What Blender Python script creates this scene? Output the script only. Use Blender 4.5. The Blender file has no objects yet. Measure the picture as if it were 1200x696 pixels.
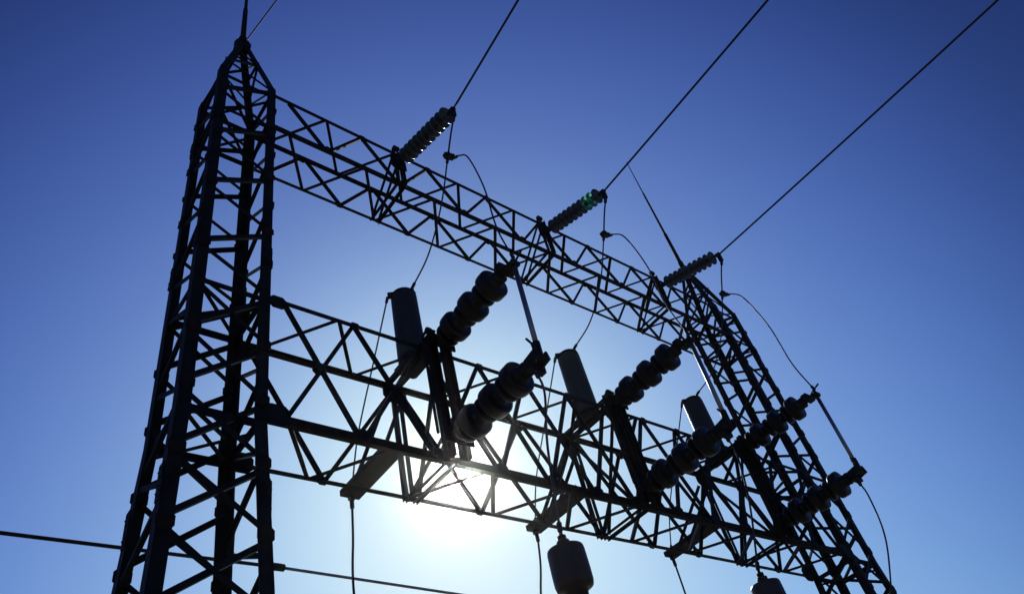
import bpy, bmesh, math, random
from mathutils import Vector, Matrix
random.seed(7)
S = 1.1                      # metres per layout unit (one unit = side of a lattice tower)
G = 3.811                    # ground lies this many units below the layout's zero
sc = bpy.context.scene
COL = sc.collection

# ------------------------------------------------------------------ camera
R = [[0.7786700324586793, -0.5938590675751361, -0.2024954034282994],
     [0.3118875881768301, 0.6463913222545411, -0.696350767110417],
     [0.5444254888339082, 0.479071671436348, 0.6885428241839022]]
cd = bpy.data.cameras.new('camera')
cam = bpy.data.objects.new('camera', cd); COL.objects.link(cam)
M = Matrix([[R[0][i], -R[1][i], -R[2][i]] for i in range(3)]).to_4x4()
M.translation = Vector((-2.91687986, -6.62632112, -2.35647802 + G)) * S
cam.matrix_world = M
cd.sensor_width = 36; cd.lens = 882.35 / 1200 * 36
cd.clip_start = 0.05; cd.clip_end = 3000
sc.camera = cam

# ------------------------------------------------------------------ sky and sun
SUN = Vector((0.5434, 0.6533, 0.5272)).normalized()
W = bpy.data.worlds.new('World'); sc.world = W; W.use_nodes = True
nt = W.node_tree; N = nt.nodes; L = nt.links
bg = N['Background']; bg.inputs[1].default_value = 0.1
sky = N.new('ShaderNodeTexSky'); sky.sky_type = 'NISHITA'; sky.sun_disc = False
sky.sun_elevation = math.asin(SUN.z); sky.sun_rotation = math.atan2(SUN.x, SUN.y)
sky.air_density = 1; sky.dust_density = 1; sky.ozone_density = 1
tc = N.new('ShaderNodeTexCoord')
dot = N.new('ShaderNodeVectorMath'); dot.operation = 'DOT_PRODUCT'; dot.inputs[1].default_value = SUN
L.new(tc.outputs['Generated'], dot.inputs[0])
deep = N.new('ShaderNodeMapRange'); deep.interpolation_type = 'SMOOTHSTEP'   # the sky deepens away from the sun
deep.inputs['From Min'].default_value = math.cos(math.radians(50)); deep.inputs['From Max'].default_value = math.cos(math.radians(24))
deep.inputs['To Min'].default_value = 0.374; deep.inputs['To Max'].default_value = 1.0
L.new(dot.outputs['Value'], deep.inputs['Value'])
def calc(op, a, b=None):
    m = N.new('ShaderNodeMath'); m.operation = op
    for i, x in enumerate((a, b)):
        if x is None: continue
        if isinstance(x, (int, float)): m.inputs[i].default_value = x
        else: L.new(x, m.inputs[i])
    return m.outputs[0]
core = calc('MULTIPLY', calc('POWER', calc('MAXIMUM', dot.outputs['Value'], 0.0), 500.0), 0.6)   # aureole round the sun
sep = N.new('ShaderNodeSeparateColor'); L.new(sky.outputs[0], sep.inputs[0])
comb = N.new('ShaderNodeCombineColor')
for i, (g, c) in enumerate(((1.2653, 0.02770), (1.4162, 0.03560), (1.2640, 0.09400))):   # slide film response to the sky
    x = calc('MULTIPLY', calc('MULTIPLY', calc('POWER', sep.outputs[i], g), c), deep.outputs[0])
    x = calc('ADD', x, core)
    x = calc('SUBTRACT', 1.0, calc('EXPONENT', calc('MULTIPLY', x, -1.0)))
    L.new(calc('MULTIPLY', x, 10.0), comb.inputs[i])
L.new(comb.outputs[0], bg.inputs[0])

sl = bpy.data.lights.new('sun', 'SUN'); sl.energy = 4.0; sl.angle = math.radians(0.5); sl.color = (1, .95, .86)
so = bpy.data.objects.new('sun', sl); COL.objects.link(so)
so.rotation_euler = SUN.to_track_quat('Z', 'Y').to_euler()

vs = sc.view_settings
vs.view_transform = 'Standard'; vs.look = 'None'; vs.exposure = 0; vs.gamma = 1; vs.use_curve_mapping = False

# ------------------------------------------------------------------ materials
def material(name, lo, hi, rough=.5, metal=0., scale=6., bump=0., trans=0., rough2=None, streak=False, spec=.5):
    m = bpy.data.materials.new(name); m.use_nodes = True
    t = m.node_tree; n = t.nodes; l = t.links
    b = n['Principled BSDF']
    co = n.new('ShaderNodeTexCoord')
    no = n.new('ShaderNodeTexNoise'); no.inputs['Scale'].default_value = scale; no.inputs['Detail'].default_value = 6
    if streak:
        mp = n.new('ShaderNodeMapping'); mp.inputs['Scale'].default_value = (1, 1, .15)
        l.new(co.outputs['Object'], mp.inputs[0]); l.new(mp.outputs[0], no.inputs['Vector'])
    else:
        l.new(co.outputs['Object'], no.inputs['Vector'])
    cr = n.new('ShaderNodeValToRGB'); cr.color_ramp.elements[0].position = .35; cr.color_ramp.elements[1].position = .68
    cr.color_ramp.elements[0].color = (*lo, 1); cr.color_ramp.elements[1].color = (*hi, 1)
    l.new(no.outputs['Fac'], cr.inputs[0]); l.new(cr.outputs[0], b.inputs['Base Color'])
    mr = n.new('ShaderNodeMapRange'); mr.inputs['To Min'].default_value = rough; mr.inputs['To Max'].default_value = rough2 or min(1, rough + .15)
    l.new(no.outputs['Fac'], mr.inputs['Value']); l.new(mr.outputs[0], b.inputs['Roughness'])
    b.inputs['Metallic'].default_value = metal
    b.inputs['Specular IOR Level'].default_value = spec
    if trans: b.inputs['Transmission Weight'].default_value = trans
    if bump:
        bp = n.new('ShaderNodeBump'); bp.inputs['Strength'].default_value = bump; bp.inputs['Distance'].default_value = .01
        l.new(no.outputs['Fac'], bp.inputs['Height']); l.new(bp.outputs[0], b.inputs['Normal'])
    return m
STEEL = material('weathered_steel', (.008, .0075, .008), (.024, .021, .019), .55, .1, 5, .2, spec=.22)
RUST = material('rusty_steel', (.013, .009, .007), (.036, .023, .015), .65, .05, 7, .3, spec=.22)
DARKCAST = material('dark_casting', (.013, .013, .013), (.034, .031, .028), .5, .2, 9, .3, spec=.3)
ALU = material('aluminium_tube', (.30, .30, .31), (.45, .45, .46), .36, 1.0, 4)
WIRE = material('stranded_wire', (.035, .037, .045), (.06, .06, .07), .6, .4, 20)
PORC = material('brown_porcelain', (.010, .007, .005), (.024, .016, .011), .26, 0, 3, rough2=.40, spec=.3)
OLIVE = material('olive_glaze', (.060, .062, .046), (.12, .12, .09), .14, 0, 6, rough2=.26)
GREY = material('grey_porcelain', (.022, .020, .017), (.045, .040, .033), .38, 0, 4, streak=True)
GREEN = material('green_glass', (.10, .42, .20), (.16, .55, .28), .06, 0, 3, trans=.85, rough2=.1)
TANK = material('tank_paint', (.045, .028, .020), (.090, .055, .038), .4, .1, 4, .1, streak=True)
CONC = material('concrete', (.24, .23, .21), (.34, .33, .30), .85, 0, 5, .5)
GRAVEL = material('gravel', (.045, .043, .040), (.13, .125, .115), .95, 0, 14, 1.0)

# ------------------------------------------------------------------ mesh helpers (layout units in, metres out)
def V(*a): return Vector(a)
class MB:
    def __init__(s, org=(0, 0, -G)): s.bm = bmesh.new(); s.org = Vector(org)
    def vert(s, p): return s.bm.verts.new((Vector(p) - s.org) * S)
    def prism(s, prof, a, b, u, v):
        """closed profile [(pu,pv)..] swept straight from a to b"""
        r0 = [s.vert(a + u * x + v * y) for x, y in prof]; r1 = [s.vert(b + u * x + v * y) for x, y in prof]
        n = len(prof)
        for i in range(n): s.bm.faces.new((r0[i], r0[(i + 1) % n], r1[(i + 1) % n], r1[i]))
        s.bm.faces.new(r0[::-1]); s.bm.faces.new(r1)
        return s
    def frame(s, a, b, hint):
        d = (b - a).normalized(); u = hint - d * hint.dot(d)
        if u.length < 1e-4: u = d.orthogonal()
        u.normalize(); return d, u, d.cross(u)
    def angle(s, a, b, u, v, w, w2=None, t=.011):
        """L section: heel on the line a-b, flanges along u (width w) and v (width w2)"""
        a, b = Vector(a), Vector(b); w2 = w2 or w
        d = (b - a).normalized()
        u = Vector(u); u = (u - d * u.dot(d)).normalized()
        v = Vector(v); v = v - d * v.dot(d); v = (v - u * v.dot(u)).normalized()
        return s.prism([(0, 0), (w, 0), (w, t), (t, t), (t, w2), (0, w2)], a, b, u, v)
    def channel(s, a, b, u, v, w, h, t=.013):
        """C section: web along u centred (width w), flanges along v (height h)"""
        a, b = Vector(a), Vector(b); d = (b - a).normalized()
        u = Vector(u); u = (u - d * u.dot(d)).normalized(); v = Vector(v); v = v - d * v.dot(d); v = (v - u * v.dot(u)).normalized()
        q = w / 2
        return s.prism([(-q, 0), (q, 0), (q, h), (q - t, h), (q - t, t), (-q + t, t), (-q + t, h), (-q, h)], a, b, u, v)
    def bar(s, a, b, hint, w, h):
        a, b = Vector(a), Vector(b); d, u, v = s.frame(a, b, Vector(hint))
        return s.prism([(-w / 2, -h / 2), (w / 2, -h / 2), (w / 2, h / 2), (-w / 2, h / 2)], a, b, u, v)
    def lathe(s, a, axis, prof, n=20, hint=(0, 0, 1)):
        """prof [(dist along axis, radius)..] turned about axis from a"""
        a = Vector(a); d, u, v = s.frame(a, a + Vector(axis), Vector(hint))
        rings = []
        for t, r in prof:
            rings.append([s.vert(a + d * t + (u * math.cos(2 * math.pi * i / n) + v * math.sin(2 * math.pi * i / n)) * max(r, .0005)) for i in range(n)])
        for r0, r1 in zip(rings, rings[1:]):
            for i in range(n):
                f = s.bm.faces.new((r0[i], r0[(i + 1) % n], r1[(i + 1) % n], r1[i])); f.smooth = True
        s.bm.faces.new(rings[0][::-1]); s.bm.faces.new(rings[-1])
        return s
    def tube(s, pts, r, n=8):
        pts = [Vector(p) for p in pts]; rings = []
        u = None
        for i, p in enumerate(pts):
            d = (pts[min(i + 1, len(pts) - 1)] - pts[max(i - 1, 0)]).normalized()
            if u is None: u = d.orthogonal().normalized()
            u = (u - d * u.dot(d)).normalized(); v = d.cross(u)
            rings.append([s.vert(p + (u * math.cos(2 * math.pi * k / n) + v * math.sin(2 * math.pi * k / n)) * r) for k in range(n)])
        for r0, r1 in zip(rings, rings[1:]):
            for k in range(n):
                f = s.bm.faces.new((r0[k], r0[(k + 1) % n], r1[(k + 1) % n], r1[k])); f.smooth = True
        s.bm.faces.new(rings[0][::-1]); s.bm.faces.new(rings[-1])
        return s
    def plate(s, c, u, v, w, h, t=.014, cut=.25):
        c, u, v = Vector(c), Vector(u).normalized(), Vector(v).normalized(); n = u.cross(v)
        a, b, k = w / 2, h / 2, min(w, h) * cut
        prof = [(-a + k, -b), (a - k, -b), (a, -b + k), (a, b - k), (a - k, b), (-a + k, b), (-a, b - k), (-a, -b + k)]
        s.prism(prof, c - n * t / 2, c + n * t / 2, u, v)
        for x in (-.28, .28):               # bolts through the plate
            for y in (-.28, .28):
                q = c + u * (x * w) + v * (y * h)
                s.lathe(q - n * (t / 2 + .012), n, [(0, .011), (t + .024, .011)], 6)
        return s
    def build(s, name, mat, parent=None, bevel=0):
        bmesh.ops.recalc_face_normals(s.bm, faces=s.bm.faces)
        if bevel: bmesh.ops.bevel(s.bm, geom=[e for e in s.bm.edges if e.calc_face_angle(0) > .6], offset=bevel, segments=2, affect='EDGES', profile=.5)
        me = bpy.data.meshes.new(name); s.bm.to_mesh(me); s.bm.free(); me.materials.append(mat)
        o = bpy.data.objects.new(name, me); COL.objects.link(o)
        if parent: o.parent = parent
        else: o.location = (s.org + Vector((0, 0, G))) * S
        return o
def tag(o, label, cat, group=None):
    o['label'] = label; o['category'] = cat
    if group: o['group'] = group
    return o
def thing(name, label, cat, org, group=None):
    o = bpy.data.objects.new(name, None); COL.objects.link(o)
    o.empty_display_size = .2; o.location = (Vector(org) + Vector((0, 0, G))) * S
    return tag(o, label, cat, group)
def copy_tree(o, parent=None):
    c = o.copy(); COL.objects.link(c); c.parent = parent
    for ch in list(o.children): copy_tree(ch, c)
    return c
def repeat(first, labels, step):
    """the same hardware hangs in every phase: copies of the thing, its parts and sub-parts"""
    first['label'] = labels[0]; out = [first]
    for k, lab in enumerate(labels[1:], 1):
        c = copy_tree(first); c.location = first.location + Vector((step * k * S, 0, 0)); c['label'] = lab; out.append(c)
    return out
def spline(pts, n=10):
    P = [Vector(p) for p in pts]; P = [P[0] * 2 - P[1]] + P + [P[-1] * 2 - P[-2]]; out = []
    for i in range(1, len(P) - 2):
        a, b, c, d = P[i - 1:i + 3]
        for k in range(n):
            t = k / n
            out.append(.5 * ((2 * b) + (c - a) * t + (2 * a - 5 * b + 4 * c - d) * t * t + (3 * b - a - 3 * c + d) * t ** 3))
    out.append(P[-2]); return out

# ------------------------------------------------------------------ ground
m = MB(); n = 96
ring = [(m.bm.verts.new((300 * math.cos(2 * math.pi * i / n), 300 * math.sin(2 * math.pi * i / n), 0))) for i in range(n)]
m.bm.faces.new(ring); g = m.build('ground', GRAVEL); g['kind'] = 'structure'

# ------------------------------------------------------------------ dimensions
SPAN = 12.418
UT, UB, LT, LB = 10.288, 9.241, 5.111, 3.128
PX = 2.48; STEP = 3.735                     # first phase and phase spacing
EX, EY, EZ = V(1, 0, 0), V(0, 1, 0), V(0, 0, 1)

# ------------------------------------------------------------------ lattice towers
def tower():
    T = thing('lattice_tower', 'tall lattice steel tower', 'tower', (-.5, .5, -G), 'lattice towers of the gantry')
    o = (-.5, .5, -G)
    cor = {'nl': (-1, 0), 'nr': (0, 0), 'fl': (-1, 1), 'fr': (0, 1)}
    KZ, AZ = UT + .12, 12.45                # legs kink here, peak ends there
    def inw(k): x, y = cor[k]; return V(1 if x < -.5 else -1, 0, 0), V(0, 1 if y < .5 else -1, 0)
    def at(k, z):                           # corner line: straight above the lower beam, splayed below it
        q = .04 * max(0, LB - z); u, v = inw(k); return V(*cor[k], z) - u * q - v * q
    top = {k: V(-.5 + (x + .5) * .17, .5 + (y - .5) * .17, AZ) for k, (x, y) in cor.items()}
    for k, (x, y) in cor.items():
        u, v = inw(k)
        mb = MB(o).angle(at(k, LB - .02), at(k, KZ + .03), u, v, .150, t=.018)
        mb.angle(at(k, -G + .12), at(k, LB - .022), u, v, .150, t=.018)
        for z in (-1.2, 2.1, 5.9, 9.0):     # splice plates with bolts
            for a, b in ((u, v), (v, u)):
                c = at(k, z) + a * .075 - b * .010
                mb.plate(c, a, EZ, .13, .42, .014, .08)
                for dz in (-.15, -.05, .05, .15):
                    mb.lathe(c + EZ * dz - b * .005, -b, [(0, .016), (.014, .016)], 6)
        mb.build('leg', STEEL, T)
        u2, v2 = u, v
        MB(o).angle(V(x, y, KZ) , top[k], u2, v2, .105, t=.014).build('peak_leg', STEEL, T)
        f = MB(o); f.lathe(at(k, -G) + u * .04 + v * .04, EZ, [(0, .32), (.10, .32), (.118, .30)], 20)
        f.build('footing', CONC, T)
    faces = [('nl', 'nr', EY), ('fl', 'fr', -EY), ('nl', 'fl', EX), ('nr', 'fr', -EX)]
    ZM = LT - .02
    def brace(k0, z0, k1, z1, nrm, q, w=.064):
        A, B = at(k0, z0) + nrm * q, at(k1, z1) + nrm * q
        d = (B - A).normalized(); A += d * .05; B -= d * .05; pr = d.cross(nrm)
        MB(o).angle(A - pr * w / 2, B - pr * w / 2, pr, nrm, w, w * .8, .011).build('diagonal_brace', STEEL, T)
    def gusset(k, z, ax, nrm):
        MB(o).plate(at(k, z) + ax * .072 - nrm * .009, ax, EZ, .18, .20, .013, .28).build('gusset_plate', RUST, T)
    for fi, (a, b, nrm) in enumerate(faces):
        pa, pb = V(*cor[a], 0), V(*cor[b], 0); ax = (pb - pa).normalized()
        n1 = 8; h1 = (KZ - ZM) / n1
        for i in range(n1):
            l, r = (a, b) if (i + (fi in (1, 2))) % 2 else (b, a)
            brace(l, ZM + i * h1 + .03, r, ZM + (i + 1) * h1 - .03, nrm, .020)
            if i: gusset(l, ZM + i * h1, ax if l == a else -ax, nrm)
        zb = -G + .3
        if fi < 2:
            n2 = 10; h2 = (ZM - zb) / n2
            for i in range(n2):
                brace(a, zb + i * h2 + .03, b, zb + (i + 1) * h2 - .03, nrm, .020)
                brace(b, zb + i * h2 + .03, a, zb + (i + 1) * h2 - .03, nrm, .034)
                gusset(a, zb + i * h2, ax, nrm); gusset(b, zb + i * h2, -ax, nrm)
        else:
            n2 = 14; h2 = (ZM - zb) / n2
            for i in range(n2):
                l, r = (a, b) if (i + fi) % 2 else (b, a)
                brace(l, zb + i * h2 + .03, r, zb + (i + 1) * h2 - .03, nrm, .020)
        for z, w in ((UT, .07), (UB, .07), (LT, .085), (LB, .115 if fi == 0 else .085), (.6, .07), (-1.7, .07)):
            A = at(a, z) + ax * .03 + nrm * .048; B = at(b, z) - ax * .03 + nrm * .048
            MB(o).angle(A, B, -EZ, nrm, w, .05, .011).build('horizontal_strut', STEEL, T)
        # peak bracing
        ta, tb = top[a], top[b]; ka, kb = pa + EZ * KZ, pb + EZ * KZ
        lv = [0, .30, .55, .76]
        for q, (f0, f1) in enumerate(zip(lv, lv[1:])):
            l0, l1 = (ka.lerp(ta, f0), kb.lerp(tb, f1)) if (q + fi) % 2 else (kb.lerp(tb, f0), ka.lerp(ta, f1))
            c = nrm * .022
            d = (l1 - l0).normalized(); pr = d.cross(nrm)
            MB(o).angle(l0 + c, l1 + c, pr, nrm, .042, .036, .010).build('peak_brace', STEEL, T)
        for f0 in (.55,):
            MB(o).angle(ka.lerp(ta, f0) + nrm * .034, kb.lerp(tb, f0) + nrm * .034, -EZ, nrm, .05, .04, .01).build('peak_strut', STEEL, T)
    # horizontal cross bracing inside the body
    for z in (UT - .09, UB - .09, LT - .09, LB - .09):
        MB(o).angle((-.93, .07, z), (-.07, .93, z), V(1, -1, 0), EZ, .05, .04, .01).build('plan_brace', STEEL, T)
        MB(o).angle((-.07, .07, z - .05), (-.93, .93, z - .05), V(1, 1, 0), -EZ, .05, .04, .01).build('plan_brace', STEEL, T)
    cap = MB(o); cap.bar((-.5, .5, AZ - .16), (-.5, .5, AZ + .04), EX, .26, .26)
    cap.lathe((-.5, .5, AZ + .04), EZ, [(0, .16), (.03, .16), (.031, .07), (.22, .06)], 16)
    cap.build('peak_cap', STEEL, T, .008)
    return T
t0 = tower()
t0['label'] = 'tall lattice steel tower at the left end of the gantry'
t1 = copy_tree(t0); t1.location.x += (SPAN + 1) * S
t1['label'] = 'lattice steel tower at the far right end of the gantry, behind the third switch'

def gussets(name, pts, parent, o, w=.17):
    for c, u, v, k in pts: MB(o).plate(c, u, v, w * k, w * k * .9, .013).build(name, STEEL, parent)

# ------------------------------------------------------------------ upper beam
def beam_members(T, o, top, bot, sizes, bw, near, far, e=.25, h=.7449, n=16):
    """square lattice beam: four chords, zig-zag on all four faces"""
    Nt, Nb, Ft, Fb = V(0, 0, top), V(0, 0, bot), V(0, 1, top), V(0, 1, bot)
    for key, p, u, v in (('Nt', Nt, EY, -EZ), ('Nb', Nb, EY, EZ), ('Ft', Ft, -EY, -EZ), ('Fb', Fb, -EY, EZ)):
        w = sizes[key]
        if w > .09: 
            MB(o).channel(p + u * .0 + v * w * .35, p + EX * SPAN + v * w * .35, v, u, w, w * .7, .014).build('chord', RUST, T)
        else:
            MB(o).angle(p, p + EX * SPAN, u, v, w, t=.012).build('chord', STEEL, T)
    def zig(P, Q, nrm, par, name, hh=h, nn=n, e0=e, q=.016):
        for i in range(nn):
            a, b = (P, Q) if (i + par) % 2 == 0 else (Q, P)
            A = a + EX * (e0 + i * hh) ; B = b + EX * (e0 + (i + 1) * hh)
            d = (B - A).normalized(); A = A + d * .03 + nrm * q; B = B - d * .03 + nrm * q; pr = d.cross(nrm)
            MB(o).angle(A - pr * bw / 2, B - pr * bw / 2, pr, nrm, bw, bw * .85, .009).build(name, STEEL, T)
    zig(Nt, Ft, -EZ, 1, 'top_brace'); zig(Nb, Fb, EZ, 0, 'bottom_brace')
    if near: zig(Nt, Nb, EY, 0, 'near_brace')
    if far: zig(Ft, Fb, -EY, 1, 'far_brace')
    return zig, (Nt, Nb, Ft, Fb)

o = (0, .5, UB)
T = thing('upper_beam', 'upper square lattice beam carrying the line insulators between both towers', 'gantry beam', o)
zig, C4 = beam_members(T, o, UT, UB, dict(Nt=.058, Nb=.066, Ft=.066, Fb=.056), .057, True, True)
for k in range(3):
    x = PX + STEP * k
    for dx in (-.10, .10):
        MB(o).angle((x + dx, -.013, UB - .02), (x + dx, -.013, UT + .03), V(-math.copysign(1, dx), 0, 0), -EY, .085, .06, .012).build('station_post', STEEL, T)
        MB(o).angle((x + dx, .02, UB - .013), (x + dx, .99, UB - .013), V(-math.copysign(1, dx), 0, 0), -EZ, .06, .05, .010).build('station_strut', STEEL, T)
        MB(o).angle((x + dx * .7, .02, UT - .05), (x + dx * .7, .97, UB + .07), EX, -EZ, .05, .045, .010).build('station_sway_brace', STEEL, T)
    MB(o).plate((x, -.035, UT - .42), EX, EZ, .34, .42, .022, .2).build('string_plate', RUST, T)
    mb = MB(o); mb.bar((x, -.028, UT + .05), (x, -.028, UT + .14), EX, .13, .08); mb.build('post_cap', STEEL, T, .006)
gp = []
for i in range(1, 16):
    x = .25 + .7449 * i
    gp.append(((x, -.004, UT - .055) if i % 2 == 0 else (x, -.004, UB + .055), EX, EZ, 1))
    gp.append(((x, 1.004, UB + .05) if i % 2 == 0 else (x, 1.004, UT - .05), EX, EZ, 1))
gussets('gusset_plate', gp, T, o, .13)

# ------------------------------------------------------------------ lower beam
o = (0, .5, LB)
T = thing('lower_beam', 'deeper lower lattice beam carrying the disconnect switches between both towers', 'gantry beam', o)
zig, (Nt, Nb, Ft, Fb) = beam_members(T, o, LT, LB, dict(Nt=.066, Nb=.115, Ft=.092, Fb=.060), .056, False, False)
nodes = [.2, 1.24, PX - .12] + [PX + STEP * f / 4 for f in (1, 2, 3)] + [PX + STEP - .05] + [PX + STEP * (1 + f / 4) for f in (1, 2, 3)] + [PX + 2 * STEP, 11.15, SPAN - .2]
for x0, x1 in zip(nodes, nodes[1:]):
    for q, (a, b) in enumerate((((x0, LT), (x1, LB)), ((x1, LT), (x0, LB)))):
        A, B = V(a[0], .016 + .014 * q, a[1]), V(b[0], .016 + .014 * q, b[1]); d = (B - A).normalized()
        A += d * .03; B -= d * .03; pr = d.cross(EY)
        MB(o).angle(A - pr * .029, B - pr * .029, pr, EY, .058, .046, .010).build('near_brace', STEEL, T)
fn = [.08, 1.2, PX, PX + 1.24, PX + 2.49, PX + STEP, PX + STEP + 1.24, PX + STEP + 2.49, PX + 2 * STEP, 11.2, SPAN - .08]
for i, (x0, x1) in enumerate(zip(fn, fn[1:])):
    pair = [((x0, LT), (x1, LB)), ((x1, LT), (x0, LB))]
    if i < 2: pair = [pair[i]]
    for q, (a, b) in enumerate(pair):
        A, B = V(a[0], .984 - .014 * q, a[1]), V(b[0], .984 - .014 * q, b[1]); d = (B - A).normalized()
        A += d * .03; B -= d * .03; pr = d.cross(-EY)
        MB(o).angle(A - pr * .029, B - pr * .029, pr, -EY, .058, .046, .010).build('far_brace', STEEL, T)
for k in range(3):
    x = PX + STEP * k
    for dx in (-.04, .14):
        sg = -1 if dx > 0 else 1
        MB(o).angle((x + dx, 1.013, LB + .0), (x + dx, 1.013, LT + .02), V(sg, 0, 0), EY, .075, .05, .012).build('station_post', STEEL, T)
        MB(o).channel((x + dx - .06, -.22, LT + .016), (x + dx - .06, 1.06, LT + .016), EX, EZ, .085, .06, .012).build('top_bearer', STEEL, T)
        MB(o).angle((x + dx, .02, LB - .013), (x + dx, .99, LB - .013), V(sg, 0, 0), -EZ, .055, .045, .010).build('bottom_strut', STEEL, T)
    MB(o).angle((x + .12, .03, LT - .06), (x + .12, .96, LB + .06), EX, V(0, -.4, -1), .075, .05, .011).build('station_sway_brace', STEEL, T)
    MB(o).angle((x - .10, .97, LT - .07), (x - .10, .05, LB + .12), EX, V(0, .4, -1), .055, .045, .010).build('station_sway_brace', STEEL, T)
    MB(o).plate((x + .02, 1.03, LT - .10), EX, EZ, .42, .36, .016, .3).build('gusset_plate', STEEL, T)
gp = []
for x in nodes[1:-1]:
    gp += [((x, -.005, LT - .05), EX, EZ, .9), ((x, -.005, LB + .08), EX, EZ, 1.2)]
for x in fn[1:-1]: gp += [((x, 1.006, LT - .07), EX, EZ, 1.2), ((x, 1.006, LB + .05), EX, EZ, .9)]
for y in (-.005, 1.006):
    gp += [((.10, y, LT - .07), EX, EZ, 1.5), ((.12, y, LB + .08), EX, EZ, 2.0), ((SPAN - .10, y, LT - .07), EX, EZ, 1.5), ((SPAN - .12, y, LB + .08), EX, EZ, 2.0)]
gussets('gusset_plate', gp, T, o, .16)

# ------------------------------------------------------------------ strain insulator strings on the upper beam
sa, sb = V(PX, -.05, UT - .42), V(PX, -1.78, UT - .97)
sd = (sb - sa).normalized()
I = thing('strain_insulator', '', 'insulator', sa, 'strain insulator strings on the upper beam')
mb = MB(sa); mb.bar(sa, sa + sd * .16, EX, .05, .10); mb.lathe(sa + sd * .10, sd, [(0, .035), (.10, .035)], 10)
mb.build('tower_clevis', DARKCAST, I)
ND = 10; pitch = .148
discs = []
for i in range(ND):
    c = sa + sd * (.19 + i * pitch)
    mb = MB(sa)
    mb.lathe(c, sd, [(-.020, .030), (-.012, .062), (.040, .066), (.052, .080), (.060, .12), (.082, .164), (.098, .168), (.100, .158), (.084, .140), (.098, .132), (.084, .112), (.098, .104), (.082, .084), (.090, .05), (.135, .024)], 24)
    discs.append(mb.build('insulator_disc', OLIVE, I))
e0 = sa + sd * (.19 + ND * pitch)
mb = MB(sa); mb.lathe(e0 - sd * .03, sd, [(0, .03), (.10, .03)], 10); mb.bar(e0 + sd * .05, sb + sd * .02, EX, .09, .07)
mb.bar(sb + V(0, .02, .05), sb + V(0, .03, -.20), EX, .075, .085)
mb.build('dead_end_clamp', DARKCAST, I, .006)
strings = repeat(I, ['largest strain insulator string, nearest the left tower on the upper beam',
                     'middle strain insulator string with green glass discs at its outer end',
                     'strain insulator string at the peak of the right tower, smallest of the three'], STEP)
for d_ in [c for c in strings[1].children if c.name.startswith('insulator_disc')][-3:-1]:
    d_.data = d_.data.copy(); d_.data.materials[0] = GREEN; d_['label'] = 'green glass insulator disc'

# ------------------------------------------------------------------ overhead conductors
cdir = V(-.16, -1, -.165)
def conductor(p, name, r, length=60, sag=.0012):
    pts = [p + cdir * t + EZ * (sag * t * t) for t in [length * (i / 40) ** 1.6 for i in range(41)]]
    return MB(p).tube(pts, r, 8).build(name, WIRE)
c0 = conductor(sb, 'line_conductor', .020)
tag(c0, '', 'power line', 'line conductors coming overhead to the upper beam')
repeat(c0, ['thin line conductor running up from the insulator string nearest the left tower',
            'thin line conductor running up from the middle insulator string',
            'thin line conductor running up to the top right corner from the right tower string'], STEP)
apex = V(-.5, .5, 12.62)
sw = MB(apex); 
sw.tube([apex + V(.03 + .10 * t, -t, -.16 * t) for t in [30 * (i / 30) ** 1.5 for i in range(31)]], .014, 8)
tag(sw.build('shield_wire', WIRE), 'thin shield wire leaving the peak of the left tower at a slant', 'power line')

# ------------------------------------------------------------------ lightning masts
mast = thing('lightning_mast', '', 'lightning rod', apex, 'lightning masts on the tower peaks')
MB(apex).lathe(apex + EZ * .02, EZ, [(0, .055), (1.5, .050), (1.52, .036), (3.6, .030), (3.62, .020), (5.4, .012), (5.42, .003)], 12).build('rod', STEEL, mast)
mb = MB(apex)
for z in (.05, .16): mb.lathe(apex + EZ * z, EZ, [(0, .075), (.05, .075)], 12)
mb.build('collar', DARKCAST, mast)
m2 = copy_tree(mast); m2.location.x += (SPAN + 1) * S
mast['label'] = 'thick lightning mast rising from the left tower peak out of the frame'
m2['label'] = 'slim slanting lightning mast on top of the right tower, its tip in open sky'

# ------------------------------------------------------------------ disconnect switches on the near face of the lower beam
SX = PX + .12
org = V(SX, -.02, LT)
D = thing('disconnect_switch', '', 'disconnect switch', org, 'disconnect switches on the lower beam')
for dx in (-.15, .10):
    MB(org).channel((SX + dx, -.07, LT + .10), (SX + dx, -.07, LT - 1.98), EX, -EY, .15, .09, .014).build('base_channel', RUST, D)
for z in (.02, -1.69):
    MB(org).bar((SX - .26, -.185, LT + z), (SX + .22, -.185, LT + z), EY, .03, .24).build('mounting_plate', STEEL, D)
MB(org).tube([(SX - .33, -.16, LT + .06), (SX - .33, -.16, LT - 1.70)], .022).build('operating_rod', STEEL, D)
mb = MB(org); mb.tube([(SX - .33, -.16, LT + .02), (SX - .33, -.30, LT + .05), (SX - .2, -.30, LT + .05)], .025); mb.lathe((SX - .34, -.28, LT + .05), EX, [(0, .05), (.07, .05)], 12)
mb.build('crank_arm', DARKCAST, D)
def stack(z, k=1.0):
    a = V(SX, -.20, LT + z); dirn = V(0, -1, 0)
    st = MB(org); st.lathe(a, dirn, [(0, .13), (.05, .13), (.055, .08), (.12, .075)], 18)
    st = st.build('insulator_stack', DARKCAST, D)
    for i in range(3):
        c = a + dirn * (.08 + i * .455)
        pr = [(0, .105), (.020, .110), (.028, .165), (.036, .186), (.060, .192), (.088, .190), (.098, .180), (.104, .130), (.120, .115),
              (.165, .112), (.178, .125), (.183, .212), (.190, .232), (.215, .238), (.290, .240), (.330, .239), (.341, .234), (.345, .185), (.350, .128), (.37, .112), (.455, .105)]
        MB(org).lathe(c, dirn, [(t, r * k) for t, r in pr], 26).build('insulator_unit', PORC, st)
    return a + dirn * 1.45
hi = stack(.02); lo_ = stack(-1.69, .98)
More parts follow.
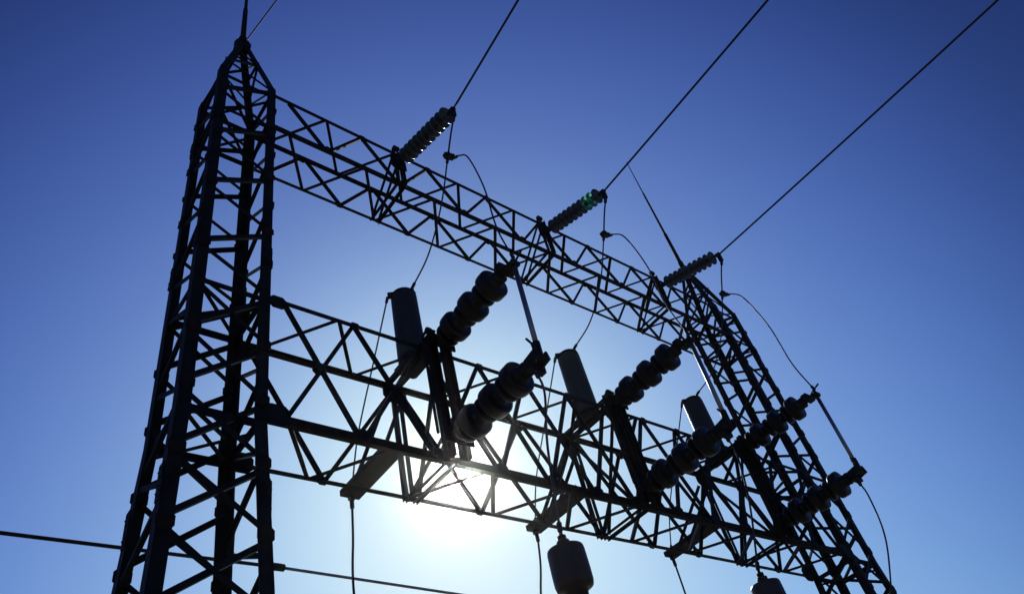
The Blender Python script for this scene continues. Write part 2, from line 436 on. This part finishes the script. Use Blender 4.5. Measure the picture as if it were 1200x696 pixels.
mb = MB(org); mb.lathe(hi, -EY, [(0, .11), (.04, .11), (.05, .06), (.14, .055)], 14)
mb.bar(hi + V(-.14, -.13, .02), hi + V(.16, -.13, .02), EZ, .10, .12); mb.bar(hi + V(.02, -.10, .0), hi + V(.02, -.36, -.03), EX, .14, .07)
mb.tube([hi + V(.1, -.12, .05), hi + V(.14, -.25, .16), hi + V(.12, -.42, .20)], .018)
mb.build('hinge_casting', DARKCAST, D, .006)
bt, bb = hi + V(.03, -.30, .0), lo_ + V(.03, -.26, .06)
mb = MB(org); mb.tube([bt + V(0, 0, .08), bt.lerp(bb, .5), bb], .036, 14); mb.build('switch_blade', ALU, D)
mb = MB(org); mb.tube([bb.lerp(bt, .12), bb + V(0, 0, -.10)], .052, 12); mb.build('blade_tip', DARKCAST, D)
mb = MB(org); mb.lathe(lo_, -EY, [(0, .11), (.04, .11), (.05, .065), (.18, .06)], 14)
for dx in (-.09, .09): mb.bar(lo_ + V(.03 + dx, -.08, .0), lo_ + V(.03 + dx, -.32, .04), EZ, .15, .035)
mb.bar(lo_ + V(-.10, -.12, -.06), lo_ + V(.18, -.12, -.06), EZ, .10, .10)
mb.tube([lo_ + V(-.06, -.28, .04), lo_ + V(-.14, -.34, .12), lo_ + V(-.17, -.30, .22)], .018)
mb.build('jaw_casting', DARKCAST, D, .006)
repeat(D, ['disconnect switch nearest the left tower, its lower insulators right above the sun',
           'disconnect switch on the middle of the lower beam, between the other two',
           'disconnect switch in front of the right tower, its blade hanging in open sky'], STEP)

# ------------------------------------------------------------------ surge arresters standing on the lower beam
ao = V(PX + .06, .50, LT + .076)
A = thing('surge_arrester', '', 'surge arrester', ao, 'surge arresters standing on the lower beam')
mb = MB(ao); mb.plate(ao + EZ * .02, EX, EY, .40, .56, .04, .1); mb.lathe(ao + EZ * .04, EZ, [(0, .23), (.05, .23), (.055, .19), (.12, .19)], 24)
mb.build('base_plate', STEEL, A)
pr = [(.10, .19)]
for i in range(30):
    z = .12 + i * .0455
    k = .226 - .016 * i / 30; pr += [(z, k), (z + .012, k + .007), (z + .026, k + .007), (z + .034, k - .001)]
pr += [(1.50, .19)]
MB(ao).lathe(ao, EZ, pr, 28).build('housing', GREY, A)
mb = MB(ao); mb.lathe(ao, EZ, [(1.47, .20), (1.50, .212), (1.54, .208), (1.57, .18), (1.59, .12), (1.595, .05)], 24)
mb.bar(ao + V(-.17, .04, 1.52), ao + V(-.25, .10, 1.52), EZ, .07, .10); mb.build('top_cap', DARKCAST, A, .006)
mb = MB(ao); mb.lathe(ao + V(.12, -.11, 1.52), EZ, [(0, .05), (.05, .05), (.06, .03), (.17, .028)], 10); mb.build('terminal', DARKCAST, A)
mb = MB(ao); mb.bar(ao + V(.16, -.1, .10), ao + V(.36, -.18, .13), EZ, .06, .05); mb.lathe(ao + V(.36, -.18, .06), EZ, [(0, .05), (.16, .05)], 12)
mb.build('ground_terminal', DARKCAST, A)
repeat(A, ['upright cylindrical surge arrester nearest the left tower, largest of the three on the lower beam',
           'upright cylindrical surge arrester at the middle of the lower beam',
           'upright cylindrical surge arrester beside the right tower, smallest of the three'], STEP)
aterm = ao + V(.12, -.11, 1.68); alip = ao + V(-.25, .10, 1.50)

# ------------------------------------------------------------------ wide bracket arms behind the lower beam
bo = V(PX, 1.06, LT - 1.10)
B = thing('bracket_arm', '', 'bracket', bo, 'bracket arms cantilevered behind the lower beam')
MB(bo).channel((PX - .04, 1.03, LT - 1.10), (PX - .04, 2.46, LT - 1.10), EX, EZ, .33, .10, .016).build('arm_channel', RUST, B)
for dx in (-.17, .10):
    MB(bo).angle((PX + dx, 1.05, LT - .25), (PX + dx, 2.0, LT - 1.02), EX, EZ, .05, .045, .010).build('tie_rod', STEEL, B)
mb = MB(bo); mb.lathe((PX - .04, 2.40, LT - 1.105), -EZ, [(0, .06), (.05, .06), (.055, .035), (.20, .035), (.21, .02)], 12); mb.build('wire_terminal', DARKCAST, B)
repeat(B, ['wide dark bracket arm nearest the left tower, left of the sun under the lower beam',
           'wide dark bracket arm under the middle of the lower beam, right of the sun',
           'wide dark bracket arm under the lower beam close to the right tower'], STEP)

# ------------------------------------------------------------------ loose leads
def lead(name, pts, r, labels, group, cat='wire', mat=WIRE, lugs=True):
    p0 = Vector(pts[0]); mb = MB(p0); pp = spline(pts, 12); mb.tube(pp, r, 8)
    if lugs:
        for a, b in ((pp[0], pp[1]), (pp[-1], pp[-2])):
            d = (b - a).normalized(); mb.lathe(a, d, [(0, r * 2.1), (.10, r * 2.1), (.12, r)], 8)
    w = mb.build(name, mat); tag(w, '', cat, group); return repeat(w, labels, STEP)
con = V(PX, -1.36, UT - 1.93)
ck = thing('wire_connector', '', 'connector', con, 'tee connectors on the dropper wires')
mb = MB(con); mb.bar(con + V(-.085, -.02, -.02), con + V(.085, -.03, .03), EZ, .10, .09); mb.build('clamp_body', DARKCAST, ck, .008)
mb = MB(con)
for dx in (-.05, .05): mb.lathe(con + V(dx, -.06, -.005), -EY, [(0, .022), (.05, .022)], 6)
mb.build('bolt', DARKCAST, ck)
repeat(ck, ['small dark tee connector hanging left of the upper beam under the first string', 'small dark tee connector hanging under the middle string', 'small dark tee connector hanging in open sky right of the right tower'], STEP)
lead('dropper_wire', [sb + V(0, .03, -.20), con.lerp(sb, .5) + V(.0, .0, -.04), con], .016,
     ['short dropper wire from the left string clamp down to its connector', 'short dropper wire from the middle string clamp down to its connector', 'short dropper wire from the right string clamp, against open sky'], 'dropper wires below the strings')
htop = V(SX + .02, -1.98, LT + .10)
lead('jumper_wire', [con + V(.08, -.02, .0), con + V(.12, -.16, -.06), con + V(.10, -.36, -.40), con + V(.08, -.52, -1.4), con + V(.10, -.52, -2.4), htop], .0135,
     ['curved jumper wire arching right from the left connector down to the first switch', 'curved jumper wire arching from the middle connector down to the second switch', 'curved jumper wire arching through open sky to the switch at the right tower'], 'curved jumper wires')
lead('arrester_lead', [con, con.lerp(aterm, .30) + V(0, -.05, -.30), con.lerp(aterm, .65) + V(0, -.05, -.34), aterm], .0135,
     ['thin lead from the left connector down to the first arrester', 'thin lead from the middle connector down to the second arrester', 'thin lead from the right connector down to the third arrester'], 'leads down to the arresters')
armend = V(PX - .04, 2.40, LT - 1.08)
lead('ground_lead', [alip, alip.lerp(armend, .3) + V(0, .12, -.06), alip.lerp(armend, .65) + V(0, .22, -.08), armend + V(0, -.03, .10)], .013,
     ['thin slanting lead from the first arrester cap to its bracket arm', 'thin slanting lead from the second arrester cap to its bracket arm', 'thin slanting lead from the third arrester cap to its bracket arm'], 'leads from the arresters to the bracket arms')
# wires hanging from the bracket arms (each hangs its own way)
for k, (sway, lab) in enumerate((((-.06, .02, -.02), 'wavy wire hanging down from the bracket arm nearest the left tower'),
                                 ((-.30, -.42, -.62), 'wire hanging and drifting left from the middle bracket arm'),
                                 ((-.06, -.16, -.30), 'wire hanging from the bracket arm close to the right tower'))):
    p = V(PX + STEP * k - .04, 2.40, LT - 1.29)
    pts = [p, p + V(sway[0] * .3, 0, -.5), p + V(sway[0], 0, -1.3), p + V(sway[1], 0, -2.6), p + V(sway[2], 0, -LT - G + 1.31)]
    tag(MB(p).tube(spline(pts, 10), .019, 8).build('hanging_wire', WIRE), lab, 'wire', 'wires hanging from the bracket arms')

# ------------------------------------------------------------------ current transformers on pedestals in front
cx, cy, cz = PX + .51, -1.14, LT - 3.635
co = V(cx, cy, -G)
CT = thing('current_transformer', '', 'transformer', co, 'current transformers standing below the switches')
mb = MB(co); mb.lathe((cx, cy, cz), EZ, [(-.72, .12), (-.60, .13), (-.585, .19), (-.575, .205), (-.53, .216), (-.40, .218), (-.17, .214), (-.135, .208), (-.118, .16), (-.115, .08), (-.075, .06), (-.07, .075), (-.035, .075), (-.03, .045), (.0, .04)], 32)
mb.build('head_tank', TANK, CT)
mb = MB(co); mb.lathe((cx, cy, cz), EZ, [(-.005, .05), (.03, .05), (.035, .022), (.10, .02)], 12); mb.build('terminal', DARKCAST, CT)
pr = []
z = -G + 1.9; zt = cz - .70
nr = 22
for i in range(nr):
    q = z + (zt - z) * i / nr; dq = (zt - z) / nr
    pr += [(q, .10), (q + dq * .35, .105), (q + dq * .6, .17), (q + dq * .75, .17), (q + dq * .9, .105)]
pr.append((zt, .10))
MB(co).lathe((cx, cy, 0), EZ, pr, 24).build('porcelain_column', PORC, CT)
mb = MB(co); mb.bar((cx, cy, -G + 1.6), (cx, cy, -G + 1.92), EX, .5, .5); mb.build('base_tank', TANK, CT, .01)
mb = MB(co); mb.bar((cx, cy, -G + .1), (cx, cy, -G + 1.61), EX, .26, .26); mb.bar((cx, cy, -G + .08), (cx, cy, -G + .12), EX, .46, .46); mb.build('pedestal', STEEL, CT)
MB(co).bar((cx, cy, -G), (cx, cy, -G + .09), EX, .8, .8).build('footing', CONC, CT)
cts = repeat(CT, ['squat dark current transformer head at the bottom centre below the sun', 'small dark current transformer head cut off by the bottom edge near the right tower', ''], STEP)
cts[2]['label'] = 'current transformer outside the frame below the switch at the right tower'
jaw = lo_ + V(.03, -.13, -.10)
lead('transformer_lead', [jaw, jaw + V(.02, -.02, -.35), jaw + V(-.10, .06, -1.1), V(cx, cy, cz + .09)], .015,
     ['lead from the first switch jaw down to the transformer at bottom centre', 'lead from the second switch jaw down to the small transformer', 'lead curving down beside the right tower from the third switch jaw'], 'leads down to the current transformers')

# ------------------------------------------------------------------ tubular bus behind the gantry
by, bz = 4.0, 3.6026
BO = V(2.0, by, bz)
bus = thing('tubular_bus', 'straight tubular bus crossing low behind the left tower', 'bus conductor', BO)
mb = MB(BO); mb.tube([(-16, by, bz), (2.0, by, bz)], .028, 12); mb.build('bus_tube', STEEL, bus)
mb = MB(BO); mb.tube([(1.98, by, bz), (26, by, bz - .65)], .024, 12); mb.build('bus_tube', ALU, bus)
mb = MB(BO); mb.lathe((1.90, by, bz), EX, [(0, .03), (.01, .06), (.20, .06), (.21, .03)], 12); mb.build('coupler', DARKCAST, bus)
for x, bz in ((-14.5, bz), (24.5, bz - .61)):
    po = V(x, by, -G)
    P = thing('bus_support', 'steel post with a ribbed insulator holding the tubular bus outside the frame', 'support', po, 'bus supports outside the frame')
    MB(po).bar((x, by, -G), (x, by, bz - 1.0), EX, .2, .2).build('post', STEEL, P)
    pr = []
    for i in range(12): q = bz - 1.0 + i * .08; pr += [(q, .06), (q + .03, .06), (q + .045, .12), (q + .06, .12)]
    pr.append((bz - .02, .05)); MB(po).lathe((x, by, 0), EZ, pr, 18).build('insulator', PORC, P)

# ------------------------------------------------------------------ added stand-in for lens glare: forward-scattering haze, glaring round the sun
bm = bmesh.new(); bmesh.ops.create_cube(bm, size=1)
bmesh.ops.scale(bm, vec=(620, 620, 28.5), verts=bm.verts); bmesh.ops.translate(bm, vec=(0, 0, 13.25), verts=bm.verts)
me = bpy.data.meshes.new('glare_haze'); bm.to_mesh(me); bm.free()
hz = bpy.data.materials.new('glare_haze_air'); hz.use_nodes = True; t = hz.node_tree
t.nodes.remove(t.nodes['Principled BSDF'])
pv = t.nodes.new('ShaderNodeVolumePrincipled'); pv.inputs['Color'].default_value = (.96, .97, 1, 1)
pv.inputs['Density'].default_value = 0.00030; pv.inputs['Anisotropy'].default_value = 0.982
t.links.new(pv.outputs[0], t.nodes['Material Output'].inputs['Volume'])
me.materials.append(hz); ho = bpy.data.objects.new('glare_haze', me); COL.objects.link(ho); ho['kind'] = 'stuff'
